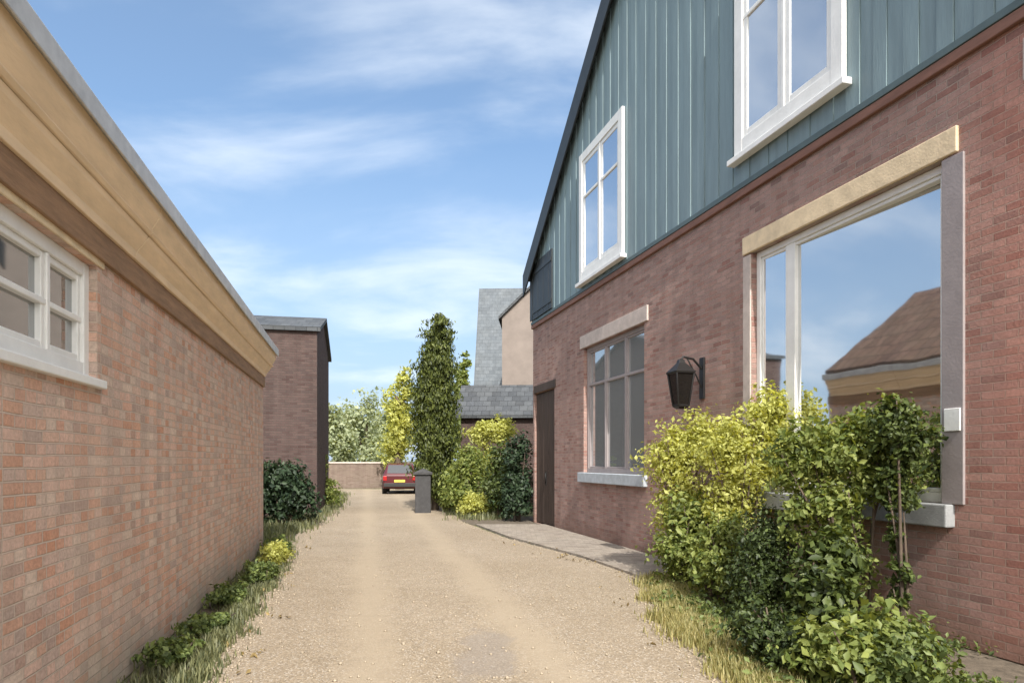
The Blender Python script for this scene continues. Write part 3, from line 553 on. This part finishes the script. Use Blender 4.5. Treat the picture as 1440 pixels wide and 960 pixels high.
# ------------------------------------------------------------------ dark red car at the end of the lane
def car(x, y, rz, label):
    e = empty('parked_car', (x, y, 0), rz, label, 'car')
    PAINT = mat('dark_red_paint', (.085, .016, .020), rough=.25, spec=.6); RUB = mat('tyre_rubber', (.02, .02, .02), rough=.85); LITR = mat('red_lens', (.35, .02, .02), rough=.2); STEEL = mat('wheel_steel', (.45, .45, .46), rough=.35, metal=.8); CG = glass_mat('car_glass', (.012, .014, .015), .1)
    # sections along length (rear at y=0, facing -y): (y, half width bottom, half width top, z bottom, z belt, half roof width, z roof)
    secs = [(0, .72, .74, .38, .86, .60, .90), (.10, .80, .82, .28, .92, .64, 1.02), (.55, .84, .85, .24, .93, .62, 1.44), (1.5, .85, .86, .22, .92, .62, 1.50), (2.3, .85, .86, .22, .91, .60, 1.44), (3.0, .84, .84, .22, .89, .62, .95), (3.7, .80, .78, .24, .80, .58, .83), (3.98, .68, .66, .34, .62, .5, .65)]
    b = MB(); vs = []
    for (yy, wb, wt, z0, zb, wr, zr) in secs: vs += [(-wb, yy, z0), (-wt, yy, (z0 + zb) / 2), (-wt * .98, yy, zb), (-wr, yy, zr), (wr, yy, zr), (wt * .98, yy, zb), (wt, yy, (z0 + zb) / 2), (wb, yy, z0)]
    fs = [tuple(range(8))[::-1], tuple(range(8 * (len(secs) - 1), 8 * len(secs)))]
    for i in range(len(secs) - 1): fs += [(8 * i + k, 8 * i + (k + 1) % 8, 8 * i + 8 + (k + 1) % 8, 8 * i + 8 + k) for k in range(8)]
    b.add(vs, fs); b.build('body', PAINT, e, bevel=.03)
    g = MB(); g.add([(-.60, .11, 1.0), (.60, .11, 1.0), (.56, .50, 1.40), (-.56, .50, 1.40)], [(0, 1, 2, 3)]); go = g.build('rear_window', CG, e); go.location = (0, -.025, .012)
    for s in (-1, 1):
        g = MB(); g.add([(s * .852, .62, .97), (s * .852, 2.75, .95), (s * .655, 2.2, 1.40), (s * .655, .72, 1.40)], [(0, 1, 2, 3)]); g.build('side_window', CG, e)
        g = MB(); g.box(s * .70 - .09, s * .70 + .09, -.012, .10, .66, .88); g.build('tail_light', LITR, e, bevel=.015)
        for yy in (.75, 3.15):
            tw = MB(); tw.tube([(s * .66, yy, .31), (s * .87, yy, .31)], .31, 20); wo_ = tw.build('wheel', RUB, e); t2 = MB(); t2.tube([(s * .868, yy, .31), (s * .878, yy, .31)], .19, 16); t2.build('rim', STEEL, wo_)
    MB().box(-.76, .76, -.06, .05, .36, .54).build('bumper', mat('bumper_plastic', (.03, .03, .03), rough=.6), e, bevel=.02)
    MB().box(-.26, .26, -.03, .0, .58, .70).build('number_plate', mat('plate_yellow', (.6, .5, .1), rough=.4), e)
car(P(562, 33), 33, .12, 'dark red hatchback parked at the far end of the lane')

# ------------------------------------------------------------------ conifer, far trees, mid shrubs
e = empty('columnar_conifer', (P(612, 22.3), 22.3, 0), 0, 'tall dark columnar conifer standing beside the end of the lane', 'tree')
MB().tube([(0, 0, -.1), (.03, 0, 2), (0, .02, 5.6)], [.14, .11, .03], 9).build('trunk', BARK, e)
cyb = [(0, 0, 1.25, .74, .76, 1.0), (.0, 0, 2.4, .80, .82, 1.2), (-.05, .05, 3.5, .78, .8, 1.2), (.02, 0, 4.6, .70, .72, 1.2), (.12, 0, 5.6, .52, .52, .9), (.16, 0, 6.1, .30, .30, .45)]
leaves('crown', cyb, 46000, .12, L_CYP, e, 11, clump=.16, per=40, aspect=.4, shell=.42, upright=.7)
fg = 'far trees at the end of the lane'
def ft(px, Y, ytop, wpx, m, label, seed, n=7000, s=.28, base=1.0):
    top = EYE + (648 - ytop) / 960 * Y; wd = wpx / 960 * Y / 2; rgx = random.Random(seed)
    bl = [(rgx.uniform(-.5, .5) * wd, rgx.uniform(-.4, .4) * wd, base + (top - base) * t, wd * r, wd * r, (top - base) * .28) for t, r in ((.2, .75), (.4, .85), (.58, .75), (.76, .55))]
    tree('broadleaf_tree', P(px, Y), Y, top, .12 + top * .014, bl, n, s, m, label, fg, seed, shell=.6)
ft(562, 39, 512, 52, L_GOLD, 'slim yellow green tree rising behind the dark red car', 21, 7000, .2)
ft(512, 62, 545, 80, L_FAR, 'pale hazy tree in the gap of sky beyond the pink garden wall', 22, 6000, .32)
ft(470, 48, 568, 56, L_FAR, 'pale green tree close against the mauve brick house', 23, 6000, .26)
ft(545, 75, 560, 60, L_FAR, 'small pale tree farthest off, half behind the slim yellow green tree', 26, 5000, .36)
ft(660, 36, 496, 44, L_MID, 'green tree between the conifer and the pale rendered house', 24, 7000, .24)
g2 = 'shrubs beyond the gabled building'
shrub('garden_shrub', P(655, 20.3), 20.3, [(0, 0, .75, .62, .6, .7), (.1, .1, 1.5, .55, .5, .55)], 6500, .10, L_MID, 'broad olive green shrub at the foot of the conifer', group=g2, seed=31)
shrub('garden_shrub', P(688, 21.4), 21.4, [(-.25, 0, 2.45, .5, .4, .5), (.35, 0, 2.55, .5, .4, .5), (0, .1, 1.5, .6, .5, .7)], 7000, .10, L_GOLD, 'tall golden shrub whose top shows against the slate outbuilding', group=g2, seed=37)
shrub('garden_shrub', P(664, 19.3), 19.3, [(0, 0, .35, .42, .4, .36), (.25, .1, .4, .35, .3, .36)], 3200, .085, L_GOLD, 'low golden shrub at the front by the lane edge', group=g2, seed=38)
shrub('garden_shrub', P(704, 19.2), 19.2, [(0, 0, .8, .5, .5, .75), (.1, 0, 1.5, .5, .5, .6)], 7500, .10, L_DARK, 'rounded dark green shrub between the golden shrubs and the brick corner', group=g2, seed=32)
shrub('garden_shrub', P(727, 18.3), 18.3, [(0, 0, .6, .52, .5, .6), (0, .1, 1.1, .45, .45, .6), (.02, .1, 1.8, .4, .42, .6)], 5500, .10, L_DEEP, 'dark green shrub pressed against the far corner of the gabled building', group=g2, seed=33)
shrub('garden_shrub', P(634, 21.8), 21.6, [(0, 0, .5, .45, .4, .5), (.1, 0, 1.0, .4, .4, .4)], 3500, .10, L_MID, 'small low green shrub right of the stone gate pillar', group=g2, seed=34)
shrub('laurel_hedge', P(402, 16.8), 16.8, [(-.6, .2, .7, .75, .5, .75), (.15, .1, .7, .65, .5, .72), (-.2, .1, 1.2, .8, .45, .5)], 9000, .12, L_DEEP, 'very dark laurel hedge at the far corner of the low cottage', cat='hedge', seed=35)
shrub('verge_shrub', P(458, 23.5), 23.5, [(0, 0, .5, .5, .4, .5), (-.3, .1, .8, .45, .4, .5), (-.2, 0, 1.5, .3, .3, .5)], 4500, .10, L_MID, 'olive green bush on the verge below the mauve brick house', seed=36)

# ------------------------------------------------------------------ planting bed on the right
g3 = 'shrubs in the bed along the plum brick wall'
def bed(px, Y, bl, n, s, m, label, seed, **kw): return shrub('bed_shrub', P(px, Y), Y, bl, n, s, m, label, group=g3, seed=seed, **kw)
bed(952, 9.3, [(-.05, 0, 1.62, .42, .35, .55), (.4, 0, 1.85, .48, .35, .46), (.1, 0, .95, .42, .4, .5)], 9500, .06, L_GOLD, 'yellow green shrub below the black wall lantern', 41)
bed(1045, 8.3, [(-.1, 0, 1.65, .48, .35, .52), (.3, 0, 2.15, .40, .3, .42), (-.15, .1, 1.0, .4, .35, .45), (.45, -.05, 1.6, .3, .28, .4)], 9500, .06, L_GOLD, 'tallest golden shrub, reaching the left frame of the big window', 42)
bed(962, 8.6, [(0, 0, .45, .42, .4, .45), (.1, .1, .85, .4, .35, .4)], 4200, .07, L_MID, 'olive shrub at the far tip of the bed beside the lane', 43)
bed(1070, 6.7, [(0, 0, .42, .36, .36, .45), (.1, .05, .8, .32, .32, .35)], 9000, .042, L_SHADE, 'rounded green bush in the middle of the bed, deep shade put into its leaf colour', 44)
bed(1010, 7.5, [(0, 0, .4, .36, .35, .4), (.1, .1, .72, .34, .3, .36)], 4200, .065, L_MID, 'mid green bush between the dark bush and the lane', 45)
bed(1205, 6.3, [(-.15, 0, 1.72, .34, .3, .38), (.25, .05, 1.85, .36, .28, .38), (-.22, 0, 1.2, .28, .26, .4), (-.1, 0, .75, .26, .24, .4), (.1, .0, 1.4, .26, .24, .3), (-.52, .1, 1.62, .27, .24, .42), (-.48, .15, 1.1, .24, .22, .4), (.45, .1, 1.55, .28, .24, .36)], 12500, .06, L_MID, 'tall olive shrub in front of the middle of the big window', 46)
bed(1285, 5.85, [(0, .1, 1.72, .28, .22, .38), (-.12, .1, 1.95, .22, .2, .25), (-.05, .1, 1.35, .2, .18, .25), (-.1, .1, .95, .10, .10, .35), (-.08, .05, .5, .12, .12, .3)], 5200, .055, L_DARK, 'dark shrub against the right frame of the big window', 47, k=4)
bed(1155, 5.9, [(0, 0, .42, .3, .3, .42), (.12, .05, .75, .26, .25, .3)], 3600, .085, L_DARK, 'dark leafy bush under the sill of the big window', 48)
bed(1185, 4.75, [(0, 0, .26, .34, .3, .28), (.3, .05, .33, .28, .25, .26)], 3800, .07, L_MID, 'low fresh green plant at the front of the bed', 49)
bed(1262, 4.6, [(0, 0, .24, .34, .3, .27), (.2, .2, .3, .25, .22, .25)], 4600, .055, L_IVY, 'low green plant nearest the red brick at the right edge', 50)
bed(1105, 5.1, [(0, 0, .22, .26, .26, .24), (-.1, .25, .28, .25, .22, .25)], 4200, .045, L_SHADE, 'low cushion plant at the lane side of the bed, leaves coloured as if in shade', 51)
bed(1170, 7.0, [(0, 0, 1.1, .25, .22, .4), (0, 0, .6, .25, .22, .4)], 2800, .06, L_GOLD, 'slender yellow green sprig left of the tall olive shrub', 52)
cov = [(rg.uniform(1.75, 3.9), rg.uniform(3.2, 8.8)) for _ in range(500)]
cov = [(a, b, .0) for a, b in cov if a < XR(b) - (.1 if b > 5.4 else .75)]
leaves('ground_cover', [(a, b, .05, .18, .18, .10) for a, b, _ in cov], 16000, .05, L_IVY, None, 60, clump=.5, per=12)
tag(bpy.data.objects['ground_cover'], 'low leafy ground cover over the soil of the planting bed', 'ground cover', kind='stuff')
# ------------------------------------------------------------------ left strip: weeds, grass
g4 = 'weeds along the foot of the pink cottage'
wd = ['tuft of weeds at the near end of the cottage wall', 'leafy weed clump at the wall foot nearest the camera side', 'spreading green weed midway along the cottage wall', 'bright weed clump on the lane edge by the cottage', 'tallest weed clump near the far corner of the cottage', 'small weed at the far corner of the cottage']
for i, (Y, off, h, m) in enumerate(((5.3, .22, .22, L_IVY), (6.3, .3, .20, L_IVY), (7.5, .25, .26, L_IVY), (8.8, .4, .32, L_IVY), (10.3, .42, .42, L_GOLD), (11.6, .3, .36, L_IVY))):
    shrub('wall_weed', XL(Y) + off, Y, [(0, 0, h * .5, .2, .34, h * .5), (.03, .2, h * .4, .16, .25, h * .4)], 2200, .05, m, wd[i], cat='weed', group=g4, seed=70 + i)
L_TURF = leaf_mat('turf_blade', (.075, .09, .045), (.22, .225, .115), .3)
ptl = [(x + rg.uniform(-.42, .05), y, 0) for x, y in LE if 2.5 < y < 13.5 for _ in range(2)]
tag(blades('grass_verge', ptl, 15000, .085, L_TURF, seed=81, spread=.09), 'short grass fringe along the left edge of the lane', 'grass', kind='stuff')
ptr = [(x + rg.uniform(.0, .30), y, 0) for x, y in RE if 3.5 < y < 9.3]
tag(blades('grass_edging', ptr, 20000, .105, L_GRASS, seed=82, spread=.11, width=.005), 'yellowish grass fringe between the lane and the right bed', 'grass', kind='stuff')
ptf = [(x + rg.uniform(-1.2, .05), y, 0) for x, y in LE if 13 < y < 33 for _ in range(3)] + [(x + rg.uniform(-.05, 1.2), y, 0) for x, y in RE if 18.6 < y < 33 for _ in range(3)]
tag(blades('far_grass', ptf, 16000, .17, L_TURF, seed=83, spread=.2, width=.012), 'rough grass on the verges farther along the lane', 'grass', kind='stuff')
# loose stones on the lane
rgn = np.random.default_rng(4); npb = 6500; V = []; T = []
octa = np.array([(1, 0, 0), (0, 1, 0), (-1, 0, 0), (0, -1, 0), (0, 0, .7), (0, 0, -.7)]); ot = np.array([(0, 1, 4), (1, 2, 4), (2, 3, 4), (3, 0, 4), (1, 0, 5), (2, 1, 5), (3, 2, 5), (0, 3, 5)])
yy = 4.0 + rgn.random(npb) ** 1.6 * 14
for i in range(npb):
    y = yy[i]; xl = XL(y) + .55; xr = np.interp(y, [p[1] for p in right_e], [p[0] for p in right_e]); t = rgn.random(); t = t if rgn.random() < .4 else (.06 * rgn.random() if rgn.random() < .5 else 1 - .06 * rgn.random())
    a = rgn.uniform(0, 6.3); r = (.004 + .016 * rgn.random() ** 3) * (1.0 + .3 * (rgn.random() < .06)); rot = np.array([[math.cos(a), -math.sin(a), 0], [math.sin(a), math.cos(a), 0], [0, 0, 1]])
    V.append((octa * rgn.uniform(.7, 1.2, (6, 3)) * r) @ rot + np.array([xl + (xr - xl) * t, y, r * .3])); T.append(ot + 6 * i)
STONE = mat('loose_stone', (.36, .30, .225), rough=.9, var=.3, vscale=60)
tag(fast_mesh('loose_gravel', np.concatenate(V), np.concatenate(T), STONE, None), 'loose gravel stones scattered over the sandy lane', 'gravel', kind='stuff')

# fallen leaves gathered along the lane edges
LF = leaf_mat('fallen_leaf', (.10, .07, .03), (.30, .22, .09), .15)
fl = [(x + rg.uniform(-.3, .5), y + rg.uniform(-.1, .1), .012, .16, .16, .004) for x, y in LE if 3 < y < 13] + [(x + rg.uniform(-.6, .3), y, .012, .16, .16, .004) for x, y in RE if 3 < y < 14]
tag(leaves('fallen_leaves', fl, 420, .04, LF, None, 90, clump=6, per=2), 'dry fallen leaves lying along the edges of the lane', 'leaves', kind='stuff')
